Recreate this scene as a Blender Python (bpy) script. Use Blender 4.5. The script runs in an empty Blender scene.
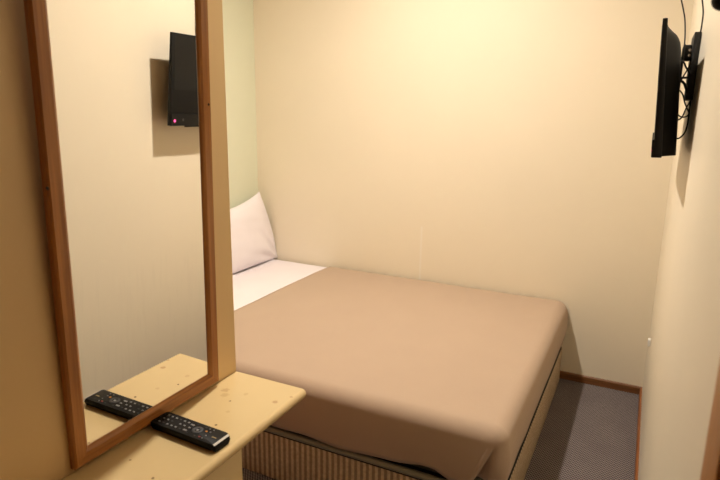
import bpy, bmesh, math, random
from mathutils import Vector, Matrix, noise
random.seed(4)
scene = bpy.context.scene
COL = scene.collection

# ---------------------------------------------------------------- dimensions (metres)
XR, YB, XL, XM = 0.105, 3.2666, -2.427, -0.951      # right wall, back wall, head wall, mirror wall
YP = 1.160                                          # end of the mirror wall
YF, ZC = -1.0, 2.87                                  # wall behind the camera, ceiling

# ---------------------------------------------------------------- materials
def new_mat(name):
    m = bpy.data.materials.new(name); m.use_nodes = True
    nt = m.node_tree
    return m, nt, nt.nodes['Principled BSDF']

def add(nt, t, **kw):
    n = nt.nodes.new(t)
    for k, v in kw.items(): setattr(n, k, v)
    return n

def sock(nt, n, i, v):
    if isinstance(v, bpy.types.NodeSocket): nt.links.new(v, n.inputs[i])
    elif v is not None: n.inputs[i].default_value = v

def mth(nt, op, a, b=None, c=None, clamp=False):
    n = add(nt, 'ShaderNodeMath', operation=op); n.use_clamp = clamp
    sock(nt, n, 0, a)
    if b is not None: sock(nt, n, 1, b)
    if c is not None: sock(nt, n, 2, c)
    return n.outputs[0]

def mix(nt, f, a, b, mode='MIX'):
    n = add(nt, 'ShaderNodeMix', data_type='RGBA', blend_type=mode)
    sock(nt, n, 0, f)
    for i, v in ((6, a), (7, b)):
        if isinstance(v, tuple): v = (*v[:3], 1)
        sock(nt, n, i, v)
    return n.outputs[2]

def pos(nt):
    return add(nt, 'ShaderNodeNewGeometry').outputs['Position']

def obj_co(nt):
    return add(nt, 'ShaderNodeTexCoord').outputs['Object']

def scaled(nt, v, s):
    n = add(nt, 'ShaderNodeMapping'); nt.links.new(v, n.inputs[0]); n.inputs['Scale'].default_value = s
    return n.outputs[0]

def noise_tex(nt, v, scale, detail=3, rough=.55):
    n = add(nt, 'ShaderNodeTexNoise'); nt.links.new(v, n.inputs['Vector'])
    n.inputs['Scale'].default_value = scale; n.inputs['Detail'].default_value = detail
    n.inputs['Roughness'].default_value = rough
    return n.outputs['Fac']

def ramp(nt, f, lo, hi):
    n = add(nt, 'ShaderNodeMapRange'); nt.links.new(f, n.inputs[0])
    n.inputs[1].default_value = lo; n.inputs[2].default_value = hi
    return n.outputs[0]

def bump(nt, b, h, strength, dist=.002):
    n = add(nt, 'ShaderNodeBump'); nt.links.new(h, n.inputs['Height'])
    n.inputs['Strength'].default_value = strength; n.inputs['Distance'].default_value = dist
    nt.links.new(n.outputs[0], b.inputs['Normal'])

def plain(name, col, rough=.5, metal=0., spec=.5, var=.06, scale=30):
    m, nt, b = new_mat(name)
    f = noise_tex(nt, obj_co(nt), scale)
    c = mix(nt, f, tuple(x*(1-var) for x in col), tuple(min(1, x*(1+var)) for x in col))
    nt.links.new(c, b.inputs['Base Color'])
    b.inputs['Roughness'].default_value = rough; b.inputs['Metallic'].default_value = metal
    b.inputs['Specular IOR Level'].default_value = spec
    return m

def painted(name, col, rough=.55, streak=0., mark=False, spec=.35, blotch=.035):
    """matt wall paint with faint roller mottling; optional vertical streaks of grazing sheen put into the colour"""
    m, nt, b = new_mat(name)
    p = pos(nt)
    f = noise_tex(nt, p, 2.2, 5)
    c = mix(nt, f, tuple(x*(1-blotch) for x in col), tuple(min(1, x*(1+blotch)) for x in col))
    if streak:
        s = noise_tex(nt, scaled(nt, p, (1, 9, .9)), 6, 4)
        sz = add(nt, 'ShaderNodeSeparateXYZ'); nt.links.new(p, sz.inputs[0])
        s = mth(nt, 'MULTIPLY', s, ramp(nt, sz.outputs[2], 1.15, .75))     # painted sheen streaks low down only
        c = mix(nt, mth(nt, 'MULTIPLY', ramp(nt, s, .52, .75), streak), c, (.42, .38, .31))
        s2 = noise_tex(nt, scaled(nt, p, (1, 14, 1.3)), 5, 3)
        c = mix(nt, mth(nt, 'MULTIPLY', ramp(nt, s2, .6, .72), streak*.8), c, (.92, .88, .8))
    if mark:        # a thin pale scratch in the paint above the bed
        sx = add(nt, 'ShaderNodeSeparateXYZ'); nt.links.new(p, sx.inputs[0])
        a = mth(nt, 'LESS_THAN', mth(nt, 'ABSOLUTE', mth(nt, 'ADD', sx.outputs[0], 1.202)), .006)
        a = mth(nt, 'MULTIPLY', a, mth(nt, 'LESS_THAN', sx.outputs[2], .80))
        c = mix(nt, mth(nt, 'MULTIPLY', a, .5), c, (.9, .85, .75))
    nt.links.new(c, b.inputs['Base Color'])
    b.inputs['Roughness'].default_value = rough
    b.inputs['Specular IOR Level'].default_value = spec
    bump(nt, b, noise_tex(nt, p, 160, 2), .12, .001)
    return m

def wood(name, dark, light, axis, rough=.32):
    m, nt, b = new_mat(name)
    sc = [38, 38, 38]; sc[axis] = 1.6
    p = obj_co(nt)
    f = noise_tex(nt, scaled(nt, p, tuple(sc)), 2.2, 6, .6)
    g = noise_tex(nt, p, 4, 2)
    c = mix(nt, ramp(nt, f, .3, .72), dark, light)
    c = mix(nt, mth(nt, 'MULTIPLY', ramp(nt, g, .4, .8), .25), c, dark)
    nt.links.new(c, b.inputs['Base Color'])
    b.inputs['Roughness'].default_value = rough
    bump(nt, b, f, .15, .001)
    return m

def fabric(name, col, rough=.9, weave=900., sheen=.1, var=.04, fold=0.):
    m, nt, b = new_mat(name)
    p = pos(nt)
    f = noise_tex(nt, p, 5, 4)
    c = mix(nt, f, tuple(x*(1-var) for x in col), tuple(min(1, x*(1+var)) for x in col))
    nt.links.new(c, b.inputs['Base Color'])
    b.inputs['Roughness'].default_value = rough
    b.inputs['Sheen Weight'].default_value = sheen
    b.inputs['Specular IOR Level'].default_value = .2
    h = noise_tex(nt, p, weave, 1)
    if fold:
        h = mth(nt, 'ADD', mth(nt, 'MULTIPLY', h, .15), mth(nt, 'MULTIPLY', noise_tex(nt, scaled(nt, p, (1, .35, 1)), 7, 3), fold))
        bump(nt, b, h, .35, .012)
    else:
        bump(nt, b, h, .15, .001)
    return m

CREAM = (.85, .765, .60)
M = {}
M['wall'] = painted('cream wall paint', CREAM, .6, mark=True)
M['wall_right'] = painted('pale scuffed wall paint', (.85, .77, .62), .42, streak=.07, spec=.5)
M['wall_green'] = painted('pale green wall paint', (.75, .775, .60), .6)
M['wall_panel'] = painted('ochre cream panel paint', (.76, .55, .28), .45, blotch=.06)
M['ceiling'] = painted('ceiling white', (.83, .80, .72), .8)
M['frame_v'] = wood('reddish wood, upright grain', (.27, .095, .018), (.58, .25, .06), 2)
M['frame_h'] = wood('reddish wood, level grain', (.27, .095, .018), (.58, .25, .06), 1)
M['skirt_x'] = wood('skirting wood x', (.12, .046, .013), (.25, .10, .03), 0, .4)
M['skirt_y'] = wood('skirting wood y', (.22, .07, .02), (.38, .14, .04), 1, .4)
M['casing'] = wood('door casing wood', (.30, .12, .028), (.50, .22, .055), 2, .4)
M['door'] = wood('door leaf wood', (.25, .10, .035), (.42, .18, .07), 2, .4)
M['spread'] = fabric('tan bedspread cloth', (.485, .36, .262), fold=.55)
M['sheet'] = fabric('white sheet cloth', (.88, .82, .85), fold=.25)
M['pillow'] = fabric('white pillow cloth', (.88, .83, .86), fold=.35)
M['band'] = fabric('grey green mattress border', (.13, .125, .09), weave=500)
M['gap_shade'] = fabric('painted gap shade on the bed base', (.035, .035, .033), weave=500)
M['piping'] = plain('grey green piping', (.25, .245, .18), .35)
M['black'] = plain('black plastic', (.006, .006, .006), .5, spec=.15)
M['bezel'] = plain('satin black plastic', (.008, .0078, .0075), .45, spec=.2)
M['screen'] = plain('dark screen', (.010, .0098, .0092), .5, spec=.2, var=.02)
M['remote'] = plain('dull black plastic', (.008, .0078, .0078), .5, spec=.12)
M['steel'] = plain('bright steel', (.75, .74, .70), .25, 1.)
M['black_metal'] = plain('black painted steel', (.015, .014, .013), .5)
M['cable'] = plain('black cable rubber', (.014, .012, .012), .5)
M['silver'] = plain('silver plastic', (.78, .76, .74), .3, .3)
M['key'] = plain('pale grey key print', (.33, .325, .32), .5)
M['key_dark'] = plain('dark grey rubber key', (.035, .035, .037), .55)
M['orange'] = plain('orange key', (.75, .30, .05), .45)
M['red'] = plain('red key', (.42, .06, .05), .45)
M['gold'] = plain('gold print', (.35, .25, .10), .4)
M['white'] = plain('white plastic', (.85, .84, .80), .4)
M['screw'] = plain('dark screw', (.02, .015, .01), .4, .6)

# mirror silvering
m, nt, b = new_mat('mirror silvering'); M['mirror'] = m
b.inputs['Metallic'].default_value = 1; b.inputs['Roughness'].default_value = .0
b.inputs['Base Color'].default_value = (.93, .92, .89, 1)

# pink standby light
m, nt, b = new_mat('pink standby light'); M['led'] = m
b.inputs['Base Color'].default_value = (.9, .1, .3, 1)
b.inputs['Emission Color'].default_value = (1, .06, .28, 1); b.inputs['Emission Strength'].default_value = .45

# lamp globe
m, nt, b = new_mat('lit lamp globe'); M['lamp'] = m
b.inputs['Base Color'].default_value = (.9, .88, .8, 1)
LAMP_RGB = (1.0, .905, .79)
b.inputs['Emission Color'].default_value = (*LAMP_RGB, 1); b.inputs['Emission Strength'].default_value = 700.0

# cream laminate with dents, dots and rubbed smears
m, nt, b = new_mat('worn cream laminate'); M['laminate'] = m
p = pos(nt)
f = noise_tex(nt, p, 3.5, 5)
c = mix(nt, f, (.66, .49, .245), (.73, .56, .295))
for (sx_, sy_, r, col, a) in [(-.859, 1.018, .0032, (.06, .03, .01), .9), (-.816, .916, .0034, (.05, .03, .01), .9),
                              (-.758, 1.066, .0085, (.42, .24, .10), .65), (-.737, 1.106, .005, (.42, .24, .10), .6),
                              (-.906, 1.057, .013, (.45, .30, .13), .5), (-.890, 1.036, .012, (.45, .30, .13), .35),
                              (-.846, 1.065, .007, (.5, .34, .16), .4),
                              (-.796, .708, .004, (.1, .05, .02), .7), (-.882, .730, .003, (.2, .1, .04), .7),
                              (-.83, .975, .006, (.5, .33, .15), .35)]:
    d = add(nt, 'ShaderNodeVectorMath', operation='DISTANCE')
    wob = add(nt, 'ShaderNodeVectorMath', operation='MULTIPLY_ADD')
    n_ = add(nt, 'ShaderNodeTexNoise'); nt.links.new(p, n_.inputs['Vector']); n_.inputs['Scale'].default_value = 120
    nt.links.new(n_.outputs['Color'], wob.inputs[0]); wob.inputs[1].default_value = (r*1.1, r*1.1, 0)
    nt.links.new(p, wob.inputs[2])
    flat = add(nt, 'ShaderNodeVectorMath', operation='MULTIPLY'); nt.links.new(wob.outputs[0], flat.inputs[0])
    flat.inputs[1].default_value = (1, 1, 0)
    nt.links.new(flat.outputs[0], d.inputs[0]); d.inputs[1].default_value = (sx_+r*.55, sy_+r*.55, 0)
    mk = add(nt, 'ShaderNodeMapRange'); nt.links.new(d.outputs['Value'], mk.inputs[0])
    mk.inputs[1].default_value = r; mk.inputs[2].default_value = r*.6
    mk.inputs[3].default_value = 0; mk.inputs[4].default_value = a
    c = mix(nt, mk.outputs[0], c, col)
nt.links.new(c, b.inputs['Base Color']); b.inputs['Roughness'].default_value = .24
bump(nt, b, noise_tex(nt, p, 40, 2), .05, .001)
M['cabinet'] = painted('cream cabinet paint', (.74, .58, .31), .4)

# carpet: rows of small loops
m, nt, b = new_mat('purple grey loop carpet'); M['carpet'] = m
p = pos(nt)
sx = add(nt, 'ShaderNodeSeparateXYZ'); nt.links.new(p, sx.inputs[0])
row = mth(nt, 'MULTIPLY', sx.outputs[1], 2*math.pi/.0175)
colx = mth(nt, 'MULTIPLY', sx.outputs[0], 2*math.pi/.0125)
rs = mth(nt, 'SINE', row)
cs = mth(nt, 'SINE', mth(nt, 'ADD', colx, mth(nt, 'MULTIPLY', mth(nt, 'SIGN', rs), 1.57)))
pat = mth(nt, 'MULTIPLY', mth(nt, 'ADD', mth(nt, 'MULTIPLY', mth(nt, 'ABSOLUTE', rs), cs), 1), .5)
pat = mth(nt, 'ADD', mth(nt, 'MULTIPLY', pat, .7), mth(nt, 'MULTIPLY', noise_tex(nt, p, 260, 2), .5))
c = mix(nt, ramp(nt, pat, .35, .95), (.035, .030, .032), (.35, .295, .28))
big = noise_tex(nt, p, 6, 3)
c = mix(nt, mth(nt, 'MULTIPLY', ramp(nt, big, .4, .75), .25), c, (.10, .08, .085))
nt.links.new(c, b.inputs['Base Color']); b.inputs['Roughness'].default_value = .95
b.inputs['Specular IOR Level'].default_value = .1
bump(nt, b, pat, .6, .004)

# striped ticking of the bed base
m, nt, b = new_mat('striped beige ticking'); M['ticking'] = m
p = pos(nt)
sx = add(nt, 'ShaderNodeSeparateXYZ'); nt.links.new(p, sx.inputs[0])
u = mth(nt, 'MULTIPLY', mth(nt, 'ADD', sx.outputs[0], sx.outputs[1]), 2*math.pi/.0248)
s = ramp(nt, mth(nt, 'SINE', u), -.45, .45)
nz = noise_tex(nt, p, 70, 4, .7)
lt = mix(nt, ramp(nt, nz, .35, .7), (.52, .39, .24), (.70, .56, .37))
dk = mix(nt, ramp(nt, nz, .35, .7), (.26, .185, .112), (.35, .255, .16))
nt.links.new(mix(nt, s, dk, lt), b.inputs['Base Color'])
b.inputs['Roughness'].default_value = .85
bump(nt, b, s, .3, .003)

# ---------------------------------------------------------------- mesh helpers
def link(name, bm, mat, parent=None, smooth=False, loc=None):
    me = bpy.data.meshes.new(name)
    bmesh.ops.recalc_face_normals(bm, faces=bm.faces[:])
    if smooth:
        for f in bm.faces: f.smooth = True
    bm.to_mesh(me); bm.free()
    me.materials.append(mat)
    o = bpy.data.objects.new(name, me); COL.objects.link(o)
    if parent is not None: o.parent = parent
    if loc is not None: o.location = loc
    if smooth:
        me.set_sharp_from_angle(angle=math.radians(42))
    return o

def tag(o, label, cat, group=None):
    o['label'] = label; o['category'] = cat
    if group: o['group'] = group
    return o

def empty(name, loc, rotz=0, label=None, cat=None):
    o = bpy.data.objects.new(name, None); COL.objects.link(o)
    o.empty_display_size = .05
    o.location = loc; o.rotation_euler = (0, 0, rotz)
    if label: tag(o, label, cat)
    return o

def struct(o):
    o['kind'] = 'structure'; return o

def box(bm, x0, x1, y0, y1, z0, z1, bev=0., seg=2):
    t = bmesh.new()
    bmesh.ops.create_cube(t, size=1)
    for v in t.verts:
        v.co = Vector(((x0+x1)/2 + v.co.x*(x1-x0), (y0+y1)/2 + v.co.y*(y1-y0), (z0+z1)/2 + v.co.z*(z1-z0)))
    if bev:
        bmesh.ops.bevel(t, geom=t.edges[:], offset=bev, segments=seg, profile=.5, affect='EDGES')
    me = bpy.data.meshes.new('t'); t.to_mesh(me); t.free(); bm.from_mesh(me); bpy.data.meshes.remove(me)
    return bm

def boxo(name, dims, mat, parent=None, bev=0., seg=2, off=(0, 0, 0)):
    bm = bmesh.new(); d = [dims[i]-off[i//2] for i in range(6)]
    box(bm, *d, bev=bev, seg=seg)
    return link(name, bm, mat, parent, smooth=bev > 0)

def cyl(bm, a, b, r, r2=None, n=20):
    a, b = Vector(a), Vector(b); d = b-a
    mt = Matrix.Translation((a+b)/2) @ d.to_track_quat('Z', 'Y').to_matrix().to_4x4()
    bmesh.ops.create_cone(bm, cap_ends=True, segments=n, radius1=r, radius2=r if r2 is None else r2, depth=d.length, matrix=mt)
    return bm

def tube(bm, pts, r, n=10, sub=6):
    """smooth tube through points (Catmull-Rom)"""
    P = [Vector(p) for p in pts]
    Q = []
    ext = [P[0]*2-P[1]] + P + [P[-1]*2-P[-2]]
    for i in range(1, len(ext)-2):
        p0, p1, p2, p3 = ext[i-1:i+3]
        for k in range(sub):
            t = k/sub
            Q.append(.5*((2*p1)+(p2-p0)*t+(2*p0-5*p1+4*p2-p3)*t*t+(3*p1-p0-3*p2+p3)*t**3))
    Q.append(P[-1])
    rings = []
    up = Vector((.3, 1, .1)).normalized()
    for i, q in enumerate(Q):
        d = (Q[min(i+1, len(Q)-1)]-Q[max(i-1, 0)]).normalized()
        s = d.cross(up)
        if s.length < 1e-3: s = d.cross(Vector((1, 0, 0)))
        s.normalize(); w = s.cross(d).normalized(); up = w
        rings.append([bm.verts.new(q + (s*math.cos(2*math.pi*k/n) + w*math.sin(2*math.pi*k/n))*r) for k in range(n)])
    for a, c in zip(rings, rings[1:]):
        for k in range(n): bm.faces.new((a[k], a[(k+1) % n], c[(k+1) % n], c[k]))
    bm.faces.new(rings[0][::-1]); bm.faces.new(rings[-1])
    return bm

def sstep(a, b, x):
    t = max(0, min(1, (x-a)/(b-a))); return t*t*(3-2*t)

# ---------------------------------------------------------------- room shell
T = .1
struct(boxo('floor', (XL-T, XR+T, YF-T, YB+T, -.1, 0), M['carpet']))
struct(boxo('ceiling', (XL-T, XR+T, YF-T, YB+T, ZC, ZC+.1), M['ceiling']))
struct(boxo('wall_back', (XL-T, XR+T, YB, YB+T, 0, ZC), M['wall']))
struct(boxo('wall_right', (XR, XR+T, YF-T, YB, 0, ZC), M['wall_right']))
struct(boxo('wall_head', (XL-T, XL, YP-.1, YB, 0, ZC), M['wall_green']))
struct(boxo('wall_left', (XL, XM, YF, YP, 0, ZC), M['wall_panel'], bev=.003))
struct(boxo('trim_bounce_cut', (XL, XM-.06, YP, YP+.012, 0, 2.2), M['door'], bev=.003))   # added unseen dark panel on the partition, cuts light bounced onto the bed
struct(boxo('wall_front', (XL-T, XR, YF-T, YF, 0, ZC), M['door']))  # unseen wall, given dark wood to cut bounced light

def skirting(name, p0, p1, nrm, mat, h=.0423, t=.013):
    """moulded skirting: flat face, small rounded top"""
    prof = [(0, 0), (t, 0), (t, h-.010), (t*.85, h-.004), (t*.5, h), (0, h)]
    bm = bmesh.new(); n = Vector((*nrm, 0)); ends = []
    for p in (p0, p1):
        ends.append([bm.verts.new(Vector((*p, 0)) + n*a + Vector((0, 0, z))) for a, z in prof])
    k = len(prof)
    for i in range(k): bm.faces.new((ends[0][i], ends[0][(i+1) % k], ends[1][(i+1) % k], ends[1][i]))
    bm.faces.new(ends[0]); bm.faces.new(ends[1][::-1])
    return struct(link(name, bm, mat))
skirting('baseboard_back', (XL, YB), (XR, YB), (0, -1), M['skirt_x'])
skirting('baseboard_right', (XR, .663), (XR, YB-.013), (-1, 0), M['skirt_y'], t=.011)

# door in the right wall beside the photographer: casing and leaf
trim = bmesh.new()
box(trim, XR-.017, XR, .572, .662, 0, 2.10, .004)
box(trim, XR-.017, XR, -.29, .572, 2.03, 2.10, .004)
box(trim, XR-.017, XR, -.365, -.29, 0, 2.10, .004)
struct(link('trim_1', trim, M['casing'], smooth=True))
door = struct(boxo('door_1', (XR-.006, XR, -.285, .568, .008, 2.025), M['door'], bev=.002))
hb = bmesh.new()
cyl(hb, (XR-.006, -.22, 1.0), (XR-.014, -.22, 1.0), .024)
cyl(hb, (XR-.014, -.22, 1.0), (XR-.045, -.22, 1.0), .009)
tube(hb, [(XR-.045, -.228, 1.0), (XR-.045, -.17, 1.0), (XR-.043, -.11, .998)], .008)
link('door_handle', hb, M['steel'], door, smooth=True)

# ---------------------------------------------------------------- bed
X0, XF = -2.402, -.317          # head and foot end of the bed base
YN, YW = 1.725, 3.250           # near side, side against the back wall
XB, NB = XF, YN                 # base edges; the mattress sits a little inside them
bed = empty('double_bed', ((X0+XF)/2, (YN+YW)/2, 0), 0,
            'double bed with striped beige base standing in the corner against the cream wall', 'bed')
bo = tuple(bed.location)

def rounded_prism(bm, x0, x1, y0, y1, z0, z1, r, bev, n=8):
    pts = []
    for cx, cy, a0 in ((x1-r, y1-r, 0), (x0+r, y1-r, 90), (x0+r, y0+r, 180), (x1-r, y0+r, 270)):
        for k in range(n+1):
            a = math.radians(a0+90*k/n); pts.append((cx, cy, math.cos(a), math.sin(a)))
    prof = [(bev, 0)] if bev else [(0, 0)]
    if bev:
        prof = [(bev*(1-math.sin(t*math.pi/8)), bev*(1-math.cos(t*math.pi/8))) for t in range(5)]
        prof = prof + [(i, (z1-z0)-z) for i, z in prof[::-1]]
    else:
        prof = [(0, 0), (0, z1-z0)]
    rings = [[bm.verts.new((cx+c*(r-i), cy+s*(r-i), z0+z)) for cx, cy, c, s in pts] for i, z in prof]
    N = len(pts)
    for a, b_ in zip(rings, rings[1:]):
        for k in range(N): bm.faces.new((a[k], a[(k+1) % N], b_[(k+1) % N], b_[k]))
    bm.faces.new(rings[0][::-1]); bm.faces.new(rings[-1])
    return bm

bm = bmesh.new(); rounded_prism(bm, X0-bo[0], XF-bo[0], YN-bo[1], YW-bo[1], .0, .204, .045, .006)
link('bed_base', bm, M['ticking'], bed, smooth=True)
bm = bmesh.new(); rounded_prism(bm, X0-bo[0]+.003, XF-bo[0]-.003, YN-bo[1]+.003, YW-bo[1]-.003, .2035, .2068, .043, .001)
link('gap_shade_pad', bm, M['gap_shade'], bed, smooth=True)  # shade of the gap under the mattress, painted as a thin dark sheet
MZ = .453
bm = bmesh.new(); rounded_prism(bm, X0-bo[0], XF-.030-bo[0], YN+.036-bo[1], YW-bo[1], .207, MZ-.020, .075, .045)
mat_o = link('mattress', bm, M['band'], bed, smooth=True)
def loop_pts(off, z, r=.075, n=6):
    x0, x1, y0, y1 = X0-off-bo[0], XF+off-bo[0], YN+.0095-bo[1], YW-bo[1]-.002
    P = []
    for cx, cy, a0 in ((x0+r, y0+r, 180), (x1-r, y0+r, 270), (x1-r, y1-r, 0)):
        for k in range(n+1):
            a = math.radians(a0+90*k/n); P.append((cx+math.cos(a)*r, cy+math.sin(a)*r, z))
        if a0 == 180:
            for k in range(1, 12): P.append((x0+r+(x1-x0-2*r)*k/12, y0, z))
        if a0 == 270:
            for k in range(1, 10): P.append((x1, y0+r+(y1-y0-2*r)*k/10, z))
    return P
bm = bmesh.new(); tube(bm, loop_pts(-.0215, .2200), .0125, 12, 2)
link('piping', bm, M['piping'], mat_o, smooth=True)

XF, YN = XF-.011, YN+.008
def topz(x, y):
    """gently crowned and slightly uneven top of the made bed"""
    z = MZ + .003 + .001*(x+1.25)*(1 if x < -.75 else .6)
    cx = sstep(X0, X0+.5, x)*sstep(XF, XF-.5, x); cy = sstep(YN, YN+.45, y)*sstep(YW, YW-.3, y)
    z += .006*cx*cy
    z += .0035*noise.noise(Vector((x*2.3, y*2.6, 3.1))) + .0012*noise.noise(Vector((x*9, y*6, 1.0)))
    return z

def drape(name, x0, lift, hem, mat, parent=None, r=.075, plan_r=.085, corner=True, x1=None, thick=.004, pleat=False):
    """a cloth laid over the mattress from x0 to the foot: flat top, rounded edge, hanging sides.
    with corner=False it ends at x1 without turning down over the foot."""
    xf = (XF+lift) if corner else x1
    yn, yw = YN-lift, YW+.004
    NX, NY, NA = (110, 46, 32) if corner else (16, 46, 0)
    inset = r
    bm = bmesh.new()
    def xs_fine():
        xm_, xe = xf-.26, xf-plan_r_eff
        return [x0+(xm_-x0)*i/60 for i in range(60)]+[xm_+(xe-xm_)*i/50 for i in range(51)]
    # outline samples: (x, y, outward nx, ny, kind s)
    def outline(d):
        P = []
        far_in = .03
        rc = max(plan_r-d, 0.0)
        xa, xb = x0, xf-d
        ya = yn+d
        if corner:
            for x in xs_fine(): P.append((x, ya))
            for k in range(1, NA):
                a = -math.pi/2+math.pi/2*k/NA
                P.append((xf-plan_r_eff+math.cos(a)*(plan_r_eff-d), yn+plan_r_eff+math.sin(a)*(plan_r_eff-d)))
            for j in range(NY+1): P.append((xb, yn+plan_r_eff+(yw-yn-plan_r_eff)*j/NY))
        else:
            for i in range(NX+1): P.append((xa+(xf-xa)*i/NX, ya))
        return P
    plan_r_eff = plan_r
    prof = []
    for k in range(9):
        a = math.pi/2*k/8
        prof.append((inset*(1-math.sin(a)), inset*(1-math.cos(a))))
    nside = 9
    rows = []
    n0 = len(outline(0))
    def finish(x, y, d, drop, idx):
        zt = topz(max(X0, min(XF, x)), max(YN, min(YW, y))) + lift
        return zt
    def hem_at(x, y, near):
        h = hem
        if near and pleat:
            h += .020*sstep(-.84, -.55, x)*(1-.95*sstep(-.50, -.42, x))
            h += .004*math.sin(x*9)+.003*math.sin(x*23+1)
        elif pleat:
            h += .016+.003*math.sin(y*8)+.008*sstep(2.4, 1.8, y)
        return h
    SL, PA = .012, plan_r*math.pi/2
    def perim(q):
        if q <= 0: return xf-plan_r+q, yn, 0., -1.
        a = -math.pi/2+q/plan_r
        return xf-plan_r+math.cos(a)*plan_r, yn+plan_r+math.sin(a)*plan_r, math.cos(a), math.sin(a)
    def disp(x, y, frac, i, s0=0):
        """outward push of the hanging part: belly, soft folds, corner pleat"""
        o = .006*math.sin(math.pi*frac)
        if not pleat: return o
        near = i <= NX
        o += .0035*frac*noise.noise(Vector((x*5, y*5, 7.3)))
        if i <= NX+NA:   # flap whose slanting free edge overlaps the tucked corner
            w = min(1, frac*1.5)
            sl = SL; sr = sl+.006+.050*frac
            if s0 <= sl: o += .009*sstep(sl-.20, sl-.006, s0)*w - .002*sstep(sl-.006, sl, s0)*w
            else: o += w*(.007-.034*sstep(sl, sl+.0045, s0)*(1-.80*sstep(sl+.012, sr+.010, s0)) - .0*s0)
            o += w*.003*sstep(.05, PA, s0)
        else:
            o += .003*frac*max(0, 1-(i-NX-NA)/20)
        return o
    for d, drop in prof:
        row = []
        for i, (x, y) in enumerate(outline(d)):
            row.append(bm.verts.new((x, y, finish(x, y, d, drop, i)-drop)))
        rows.append(row)
    base = outline(0); out1 = outline(-1)
    for k in range(1, nside+1):
        fr = k/nside; row = []
        for i, (x, y) in enumerate(base):
            zt = finish(x, y, 0, r, i)-r
            zh = hem_at(x, y, i <= NX)
            nx, ny = out1[i][0]-x, out1[i][1]-y
            l = math.hypot(nx, ny); nx, ny = nx/l, ny/l
            s0 = 0
            if pleat and i <= NX+NA:
                s0 = x-(xf-plan_r) if i <= NX else plan_r*math.pi/2*(i-NX)/NA
                sh = -.060*fr*sstep(-.36, -.10, s0)*sstep(PA, .035, s0)
                x, y, nx, ny = perim(s0+sh)
            o = disp(x, y, fr, i, s0)
            row.append(bm.verts.new((x+nx*o, y+ny*o, zt+(zh-zt)*fr)))
        rows.append(row)
    for a, c in zip(rows, rows[1:]):
        for i in range(n0-1): bm.faces.new((a[i], a[i+1], c[i+1], c[i]))
    # flat top
    x_in = xf-plan_r_eff if corner else xf
    ya, yb = yn+inset, yw
    grid = []
    if corner:
        xs = xs_fine()
        ys = [yn+plan_r_eff+(yw-yn-plan_r_eff)*j/NY for j in range(NY+1)]
        xs2, ys2 = xs+[xf-inset], [yn+inset]+ys
    else:
        xs2 = [x0+(xf-x0)*i/NX for i in range(NX+1)]
        ys2 = [yn+inset+(yw-yn-inset)*j/NY for j in range(NY+1)]
    for x in xs2:
        grid.append([bm.verts.new((x, y, topz(max(X0, min(XF, x)), max(YN, min(YW, y)))+lift)) for y in ys2])
    for a, c in zip(grid, grid[1:]):
        for j in range(len(a)-1): bm.faces.new((a[j], c[j], c[j+1], a[j+1]))
    # soft roll-off along the back wall
    for v in bm.verts:
        w = sstep(yw-.05, yw, v.co.y)
        if v.co.z > MZ-.03: v.co.z -= .018*w*w
    bmesh.ops.remove_doubles(bm, verts=bm.verts[:], dist=.0008)
    o = link(name, bm, mat, parent, smooth=True)
    o.data.set_sharp_from_angle(angle=math.radians(48))
    md = o.modifiers.new('cloth thickness', 'SOLIDIFY'); md.thickness = thick; md.offset = 1
    return o

sheet = drape('bed_sheet', X0+.004, .003, .240, M['sheet'], corner=False, x1=-1.79, r=.05)
tag(sheet, 'white bed sheet showing between the pillow and the tan bedspread', 'sheet')
spread = drape('bedspread', -1.825, .011, .248, M['spread'], r=.052, plan_r=.052, thick=.005, pleat=True)
tag(spread, 'plain tan bedspread pulled smooth over the mattress, pleated at the foot corner', 'bedspread')

# ---------------------------------------------------------------- pillow leaning on the head wall
def pillow_mesh(L=.70, H=.45, TH=.15, n=56, mrows=40):
    bm = bmesh.new(); sides = []
    for sgn in (1, -1):
        g = []
        for i in range(n+1):
            u = -1+2*i/n; col = []
            for j in range(mrows+1):
                v = -1+2*j/mrows
                # outline drawn in between the pointed corners
                x = u*L/2*(1+(.035 if u > 0 else -.05)*(1-v*v)*abs(u)**2)
                y = v*H/2*(1-.10*(1-u*u)*abs(v)**2*(1.9 if v > 0 else .25)) + .030*u*(v+1)/2
                t = max(0, (1-abs(u)**2.6))**.62*max(0, (1-abs(v)**2.6))**.62
                z = sgn*TH/2*t
                ed = min(1, 6*(1-max(abs(u), abs(v))))
                fold = 0
                # creases fanning from the lower corner by the wall
                du, dv = (u-1.02)*.33, (v+1.05)*.215
                rr = math.hypot(du, dv); ang = math.atan2(dv, -du)
                fold += .010*math.sin(ang*13+.6)*sstep(.02, .10, rr)*sstep(.36, .14, rr)
                fold += .004*noise.noise(Vector((u*2.2, v*4.5+u*1.5, 5.5+sgn)))
                z += sgn*fold*ed
                col.append(bm.verts.new((x, y, z)))
            g.append(col)
        for a, c in zip(g, g[1:]):
            for j in range(mrows): bm.faces.new((a[j], c[j], c[j+1], a[j+1]))
        sides.append(g)
    bmesh.ops.remove_doubles(bm, verts=bm.verts[:], dist=.0006)
    return bm
# local x = along the wall (world y), local y = up the lean, local z = out into the room
bm = pillow_mesh()
lean = math.radians(11)
ex = Vector((0, 1, 0)); ey = Vector((-math.sin(lean), 0, math.cos(lean)))
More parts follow.
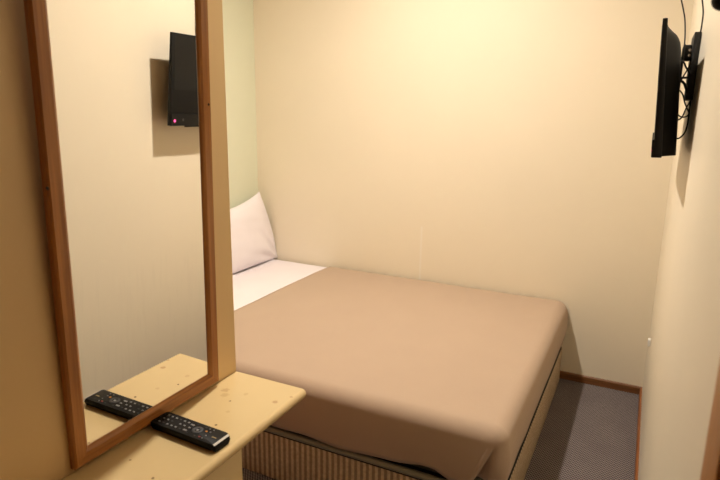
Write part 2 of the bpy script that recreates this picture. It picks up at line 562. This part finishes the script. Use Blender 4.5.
# swing slightly so the wall-side corner is the higher one
sw = 0.0
ex, ey = ex*math.cos(sw)+ey*math.sin(sw), ey*math.cos(sw)-ex*math.sin(sw)
ez = ex.cross(ey)
if ez.x < 0: ez = -ez
Rm = Matrix((ex, ey, ez)).transposed()
for v in bm.verts: v.co = Rm @ v.co
zmin = min(v.co.z for v in bm.verts)
for v in bm.verts: v.co.y -= .15*(v.co.z-zmin)
pil = link('pillow', bm, M['pillow'], smooth=True, loc=(-2.315, 2.915, MZ+.013-zmin))
pil.data.set_sharp_from_angle(angle=math.radians(100))
tag(pil, 'plump white pillow propped upright against the green head wall', 'pillow')

# ---------------------------------------------------------------- mirror
MY0, MY1, MZ0, MZ1 = .646, 1.0715, .802, 1.98
FW, FT = .034, .016
mir = empty('wall_mirror', (XM-.0005, (MY0+MY1)/2, MZ0), 0,
            'tall mirror in reddish wood frame on the panel above the cream shelf', 'mirror')
mo = tuple(mir.location); mir.rotation_euler = (.006, .0235, 0)   # hung with its top a little forward
def mbar(name, y0, y1, z0, z1, axis, miters):
    """one moulded frame rail with mitred ends"""
    prof = [(0, 0), (.012, 0), (FT, .004), (FT, FW-.008), (FT-.004, FW-.002), (.009, FW), (0, FW)]
    bm = bmesh.new()
    a, c = [], []
    for (h, w) in prof:
        if axis == 'z':       # upright; w measured from outer edge inward
            yy = y0+w if miters > 0 else y1-w
            a.append(bm.verts.new((XM+h-mo[0], yy-mo[1], z0+w-mo[2]))); c.append(bm.verts.new((XM+h-mo[0], yy-mo[1], z1-w-mo[2])))
        else:
            zz = z0+w if miters > 0 else z1-w
            a.append(bm.verts.new((XM+h-mo[0], y0+w-mo[1], zz-mo[2]))); c.append(bm.verts.new((XM+h-mo[0], y1-w-mo[1], zz-mo[2])))
    k = len(prof)
    for i in range(k): bm.faces.new((a[i], a[(i+1) % k], c[(i+1) % k], c[i]))
    bm.faces.new(a); bm.faces.new(c[::-1])
    return link(name, bm, M['frame_v' if axis == 'z' else 'frame_h'], mir)
rails = [mbar('frame_rail', MY0, MY1, MZ0, MZ1, 'z', 1), mbar('frame_rail', MY0, MY1, MZ0, MZ1, 'z', -1),
         mbar('frame_rail', MY0, MY1, MZ0, MZ1, 'y', 1), mbar('frame_rail', MY0, MY1, MZ0, MZ1, 'y', -1)]
boxo('mirror_glass', (XM+.003, XM+.0080, MY0+FW-.006, MY1-FW+.006, MZ0+FW-.006, MZ1-FW+.006), M['mirror'], mir, off=mo)
for (y, z) in ((.6445, 1.361), (1.061, 1.504)):
    s = bmesh.new(); cyl(s, (XM+FT-.001-mo[0], y-mo[1], z-mo[2]), (XM+FT+.0006-mo[0], y-mo[1], z-mo[2]), .0030, n=14)
    link('screw', s, M['screw'], mir)

# ---------------------------------------------------------------- shelf cabinet under the mirror
ZS, XS = .7919, -.7245
cab = empty('shelf_cabinet', ((XM+XS)/2, .55, 0), 0,
            'cream laminate shelf on a low cabinet, worn top, against the mirror panel', 'cabinet')
co = tuple(cab.location)
def slab():
    """top with a rounded nose along the front and a softened end"""
    th = .026; bm = bmesh.new(); prof = [(XM+.003, ZS-th), (XS-.010, ZS-th)]
    for k in range(0, 9):
        a = -math.pi/2+math.pi*k/8
        prof.append((XS-.011+math.cos(a)*.011, ZS-th/2+math.sin(a)*th/2))
    prof += [(XS-.012, ZS), (XM+.003, ZS)]
    ys = [(-.55, 0), (YP-.004, 0), (YP-.0015, .0012), (YP-.0005, .004)]
    rings = []
    for y, ins in ys:
        ring = []
        for x, z in prof:
            zz = ZS-th/2+(z-(ZS-th/2))*(1-ins/(th/2)); xx = x-ins if x > XS-.02 else x
            ring.append(bm.verts.new((xx-co[0], y-co[1], zz-co[2])))
        rings.append(ring)
    k = len(prof)
    for a, c in zip(rings, rings[1:]):
        for i in range(k): bm.faces.new((a[i], a[(i+1) % k], c[(i+1) % k], c[i]))
    bm.faces.new(rings[0]); bm.faces.new(rings[-1][::-1])
    return link('shelf_top', bm, M['laminate'], cab, smooth=True)
slab()
boxo('cabinet_body', (XM+.001, -.76, -.55, .936, 0, ZS-.0255), M['cabinet'], cab, bev=.003, off=co)

# ---------------------------------------------------------------- remote control
RL, RW, RH = .192, .0535, .019
rem = empty('remote_control', (-.8375, .8560, ZS+.0002), math.radians(-2.2),
            'black television remote control with silver end strip lying on the cream shelf', 'remote control')
bm = bmesh.new()
# tapered shell: wider face, narrower belly
def remote_shell(bm):
    rings = []
    prof = [(.0000, .80, .985), (.0025, .88, .992), (.008, .96, 1.0), (.0150, 1.0, 1.0), (.0175, .985, .998), (.019, .955, .992)]
    for z, sw_, sl in prof:
        ring = []
        hl, hw, rc = RL/2*sl, RW/2*sw_, .006
        for cx, cy, a0 in ((hl-rc, hw-rc, 0), (-hl+rc, hw-rc, 90), (-hl+rc, -hw+rc, 180), (hl-rc, -hw+rc, 270)):
            for k in range(5):
                a = math.radians(a0+90*k/4); ring.append(bm.verts.new((cx+math.cos(a)*rc, cy+math.sin(a)*rc, z)))
        rings.append(ring)
    n = len(rings[0])
    for a, c in zip(rings, rings[1:]):
        for k in range(n): bm.faces.new((a[k], a[(k+1) % n], c[(k+1) % n], c[k]))
    bm.faces.new(rings[0][::-1]); bm.faces.new(rings[-1])
remote_shell(bm)
for v in bm.verts:                                  # the far end slopes back under the silver strip
    if v.co.x > RL/2-.016 and v.co.z > .012: v.co.x -= (v.co.z-.0115)*1.05
link('casing', bm, M['remote'], rem, smooth=True)
bm = bmesh.new()
sp = [(RL/2-.0072, .0185), (RL/2-.0034, .0154), (RL/2-.0055, .0140), (RL/2-.0096, .0165)]
e0 = [bm.verts.new((x, -RW/2+.0035, z)) for x, z in sp]; e1 = [bm.verts.new((x, RW/2-.0035, z)) for x, z in sp]
for i in range(4): bm.faces.new((e0[i], e0[(i+1) % 4], e1[(i+1) % 4], e1[i]))
bm.faces.new(e0); bm.faces.new(e1[::-1])
link('silver_strip', bm, M['silver'], rem)
def key(cx, cy, lx, ly, mat, name='button'):
    return boxo(name, (cx-lx*.42, cx+lx*.42, cy-ly*.42, cy+ly*.42, RH-.0008, RH+.0012), M[mat], rem, bev=.0006, seg=1)
# ring pad and its middle key
bm = bmesh.new(); px_, py_ = .022, .001
N = 28; rr = []
for rad, z in ((.0125, RH-.001), (.0125, RH+.0008), (.0115, RH+.0014), (.0068, RH+.0014), (.0060, RH+.0008), (.006, RH-.001)):
    rr.append([bm.verts.new((px_+math.cos(2*math.pi*k/N)*rad, py_+math.sin(2*math.pi*k/N)*rad, z)) for k in range(N)])
for a, c in zip(rr, rr[1:]):
    for k in range(N): bm.faces.new((a[k], a[(k+1) % N], c[(k+1) % N], c[k]))
link('ring_pad', bm, M['key_dark'], rem, smooth=True)
key(px_, py_, .0065, .0065, 'key')
key(.0425, .0065, .006, .005, 'orange')
key(.044, -.0165, .006, .004, 'red')
for cx, cy in ((.0525, .008), (.0535, -.0065), (.0525, -.0175), (.043, .0175), (.054, .0175)): key(cx, cy, .004, .003, 'key')
for cx, cy in ((.008, .0175), (.032, .018), (.008, -.017), (.032, -.018)): key(cx, cy, .005, .003, 'key_dark')
key(-.002, .011, .012, .0045, 'key'); key(-.002, -.0125, .012, .005, 'key'); key(-.0, -.001, .007, .004, 'key')
for i in range(6):
    for j in range(3):
        if i == 2 and j == 1: continue
        key(-.016-.0125*i, -.014+.014*j, .0062, .0042, 'key' if (i+j) % 4 else 'key_dark')
for j in range(3): key(RL*-.5+.0065, -.014+.014*j, .0045, .004, 'key_dark')
boxo('gold_print', (.067, .079, -.0045, -.0015, RH-.0004, RH+.0002), M['gold'], rem)

# ---------------------------------------------------------------- television on the right wall
TY0, TY1 = 1.902, 2.592
tv = empty('television', (.04, (TY0+TY1)/2, 1.370), 0,
           'black flat television mounted high on the right wall, seen edge-on', 'television')
to = tuple(tv.location)
def prism_y(name, prof, y0, y1, mat, parent, off, bev=.0, inset_back=None):
    bm = bmesh.new()
    a = [bm.verts.new((x-off[0], y0-off[1], z-off[2])) for x, z in prof]
    c = [bm.verts.new((x-off[0], y1-off[1], z-off[2])) for x, z in prof]
    k = len(prof)
    for i in range(k): bm.faces.new((a[i], a[(i+1) % k], c[(i+1) % k], c[i]))
    bm.faces.new(a[::-1]); bm.faces.new(c)
    if bev: bmesh.ops.bevel(bm, geom=bm.edges[:], offset=bev, segments=2, profile=.5, affect='EDGES')
    return link(name, bm, mat, parent, smooth=bool(bev))
fx = lambda z: -.0094+(1.7583-z)*.0199/.3876          # plane of the screen, tipped toward the bed
# front bezel slab
prism_y('bezel', [(fx(1.371)-.001, 1.371), (fx(1.758), 1.758), (fx(1.758)+.013, 1.7585), (fx(1.371)+.022, 1.3715)], TY0, TY1, M['bezel'], tv, to, .0025)
# swollen back shell, thicker toward the bottom
bk = [(fx(1.747)+.0125, 1.747), (.010, 1.739), (.022, 1.729), (.033, 1.719), (.039, 1.709), (.044, 1.698), (.049, 1.672), (.052, 1.644),
      (.060, 1.536), (.064, 1.480), (.070, 1.385), (.070, 1.376), (fx(1.376)+.0215, 1.374)]
bm = bmesh.new(); rings = []
for y, k in ((TY0+.004, 0), (TY0+.022, .30), (TY0+.042, .62), (TY0+.060, .88), (TY0+.075, 1), (TY1-.075, 1), (TY1-.060, .88), (TY1-.042, .62), (TY1-.022, .30), (TY1-.004, 0)):
    ring = []
    for x, z in bk:
        xb = fx(z)+.0125+(1.758-z)*.02
        xx = xb+(x-xb)*k if x > xb else x
        ring.append(bm.verts.new((xx-to[0], y-to[1], z-to[2])))
    rings.append(ring)
n = len(bk)
for a, c in zip(rings, rings[1:]):
    for i in range(n): bm.faces.new((a[i], a[(i+1) % n], c[(i+1) % n], c[i]))
bm.faces.new(rings[0][::-1]); bm.faces.new(rings[-1])
link('back_shell', bm, M['black'], tv, smooth=True)
# screen and lower trim
def on_front(z0, z1, y0, y1, out, name, mat):
    prof = [(fx(z0)-out, z0), (fx(z1)-out, z1), (fx(z1)+.003, z1), (fx(z0)+.003, z0)]
    return prism_y(name, prof, y0, y1, mat, tv, to)
on_front(1.440, 1.742, TY0+.018, TY1-.018, .0006, 'screen', M['screen'])
on_front(1.372, 1.423, TY0+.001, TY1-.001, .0062, 'speaker_strip', M['bezel'])
on_front(1.3655, 1.374, TY0+.085, TY1-.085, .004, 'lower_lip', M['bezel'])
for (y, z, r, mt, nm) in ((1.919, 1.394, .0075, 'led', 'standby_light'), (1.970, 1.398, .007, 'key_dark', 'sensor_window')):
    b_ = bmesh.new(); cyl(b_, (fx(z)-.0050-to[0], y-to[1], z-to[2]), (fx(z)-.0065-to[0], y-to[1], z-to[2]), r, r*.85, 22)
    link(nm, b_, M[mt], tv, smooth=True)

# wall bracket
mt_ = empty('television_mount', (XR, 2.25, 1.65), 0, 'black steel bracket with shiny bolts holding the television to the wall', 'wall bracket')
wo = tuple(mt_.location)
boxo('wall_plate', (.085, XR-.0008, 2.18, 2.36, 1.541, 1.750), M['black_metal'], mt_, bev=.002, off=wo)
boxo('swing_arm', (.060, .087, 2.25, 2.30, 1.669, 1.719), M['black_metal'], mt_, bev=.006, off=wo)
boxo('tilt_bar', (.060, .087, 2.225, 2.24, 1.6100, 1.6165), M['black_metal'], mt_, bev=.001, off=wo)
boxo('screen_plate', (.0600, .0645, 2.19, 2.35, 1.575, 1.715), M['black_metal'], mt_, bev=.001, off=wo)
for z in (1.701, 1.6850):
    b_ = bmesh.new(); cyl(b_, (.0805-wo[0], 2.251-wo[1], z-wo[2]), (.0805-wo[0], 2.244-wo[1], z-wo[2]), .0055, .0045, 12)
    link('bolt', b_, M['steel'], mt_, smooth=True)

# cables
def cable(pts, r, label, group=None):
    bm = bmesh.new(); tube(bm, pts, r)
    return tag(link('cable', bm, M['cable'], smooth=True), label, 'cable', group)
cable([(.030, 2.28, ZC-.001), (.004, 2.28, 2.35), (.010, 2.28, 2.02), (.026, 2.28, 1.900), (.037, 2.28, 1.863), (.047, 2.28, 1.831), (.055, 2.28, 1.800), (.061, 2.275, 1.753), (.063, 2.262, 1.711), (.063, 2.246, 1.675), (.058, 2.243, 1.640)],
      .0023, 'black cable dropping from above to the back of the television, nearer the screen')
cable([(.088, 2.17, ZC-.001), (.074, 2.165, 2.2), (.079, 2.165, 1.96), (.086, 2.165, 1.885), (.092, 2.165, 1.843), (.099, 2.165, 1.808), (.1005, 2.168, 1.778), (.0995, 2.172, 1.746), (.092, 2.172, 1.69), (.083, 2.17, 1.65), (.067, 2.172, 1.61), (.060, 2.175, 1.595)],
      .0023, 'black cable dropping from above beside the wall plate of the television bracket')
cable([(.100, 2.23, 1.545), (.101, 2.23, 1.535), (.1015, 2.23, 1.500), (.1015, 2.23, 1.461), (.095, 2.23, 1.432), (.079, 2.23, 1.416), (.0705, 2.232, 1.424)],
      .0025, 'black cable curving below the wall plate to the bottom of the television')
cable([(.063, 2.172, 1.572), (.074, 2.172, 1.558), (.083, 2.17, 1.532), (.091, 2.172, 1.516), (.0985, 2.175, 1.50), (.094, 2.176, 1.490), (.080, 2.176, 1.487), (.0665, 2.178, 1.495)],
      .0023, 'small looped black cable crossing behind the television below its bracket')
cable([(.099, 2.195, 1.539), (.090, 2.195, 1.516), (.084, 2.195, 1.494), (.078, 2.197, 1.482), (.067, 2.20, 1.476)],
      .0023, 'short black cable slanting from the wall plate across the small loop')
cable([(.0535, 2.172, 1.664), (.065, 2.172, 1.657), (.072, 2.172, 1.644), (.081, 2.172, 1.630), (.0865, 2.176, 1.622)],
      .0027, 'short black cable slanting down from television to plate above the bar')
cable([(.0585, 2.172, 1.605), (.073, 2.168, 1.593), (.079, 2.166, 1.580), (.084, 2.168, 1.570), (.0870, 2.172, 1.562)],
      .0040, 'thick black cable bunched between television and plate under the bar')

# ---------------------------------------------------------------- small things on the right wall
hook = empty('wall_hook', (XR, 1.01, 1.645), 0, 'black hook on the right wall at the upper edge of view', 'hook')
ho = tuple(hook.location)
boxo('back_plate', (XR-.012, XR-.0005, 1.035, 1.085, 1.675, 1.77), M['black'], hook, bev=.004, off=ho)
bm = bmesh.new(); tube(bm, [(XR-.008-ho[0], 1.06-ho[1], 1.755-ho[2]), (.080-ho[0], 1.05-ho[1], 1.72-ho[2]), (.070-ho[0], 1.03-ho[1], 1.685-ho[2]), (.0685-ho[0], 1.01-ho[1], 1.66-ho[2])], .011, 14)
link('hook_arm', bm, M['black'], hook, smooth=True)
bm = bmesh.new(); bmesh.ops.create_uvsphere(bm, u_segments=18, v_segments=12, radius=.0145, matrix=Matrix.Translation((.0685-ho[0], 1.008-ho[1], 1.657-ho[2])))
link('hook_tip', bm, M['black'], hook, smooth=True)

bm = bmesh.new(); box(bm, XR-.012, XR-.0005, 2.93, 2.96, .404, .438, .002)
clip = tag(link('cable_clip', bm, M['white'], smooth=True), 'tiny white clip low on the right wall near the corner', 'clip')

# ---------------------------------------------------------------- lamp on the ceiling (above the picture)
LX, LY, LZ = -1.03, 2.06, 2.74
lamp = empty('ceiling_lamp', (LX, LY, ZC), 0, 'small round flush lamp on the ceiling above the bed', 'lamp')
bm = bmesh.new(); rr = []
for rad, z in ((.075, 0), (.075, -.024), (.068, -.034), (.050, -.034), (.048, -.022), (.048, -.012)):
    rr.append([bm.verts.new((math.cos(2*math.pi*k/40)*rad, math.sin(2*math.pi*k/40)*rad, z)) for k in range(40)])
for a, c in zip(rr, rr[1:]):
    for k in range(40): bm.faces.new((a[k], a[(k+1) % 40], c[(k+1) % 40], c[k]))
bm.faces.new(rr[0])
link('lamp_rim', bm, M['white'], lamp, smooth=True)
bm = bmesh.new(); cyl(bm, (0, 0, -.013), (0, 0, -.021), .0445, .0445, 40)
link('diffuser', bm, M['lamp'], lamp, smooth=True)

# ---------------------------------------------------------------- world, camera, view
w = bpy.data.worlds.new('World'); scene.world = w; w.use_nodes = True
w.node_tree.nodes['Background'].inputs[0].default_value = (.9, .75, .55, 1)
w.node_tree.nodes['Background'].inputs[1].default_value = .02

th, ps, ro, f_px = .2247, .4614, .0135, 574.59
F = Vector((-math.sin(ps)*math.cos(th), math.cos(ps)*math.cos(th), -math.sin(th)))
Rt = Vector((math.cos(ps), math.sin(ps), 0)); Up = Rt.cross(F)
R2 = Rt*math.cos(ro)+Up*math.sin(ro); U2 = -Rt*math.sin(ro)+Up*math.cos(ro)
cd = bpy.data.cameras.new('camera'); cam = bpy.data.objects.new('camera', cd); COL.objects.link(cam)
mw = Matrix((R2, U2, -F)).transposed().to_4x4(); mw.translation = (0, 0, 1.5)
cam.matrix_world = mw
cd.sensor_width = 36; cd.lens = f_px/720*36; cd.clip_start = .02
cd.dof.use_dof = True; cd.dof.focus_distance = 1.9; cd.dof.aperture_fstop = 5.6
scene.camera = cam

vs = scene.view_settings
vs.view_transform = 'Standard'; vs.look = 'None'; vs.gamma = 1; vs.use_curve_mapping = False
vs.exposure = 1.95
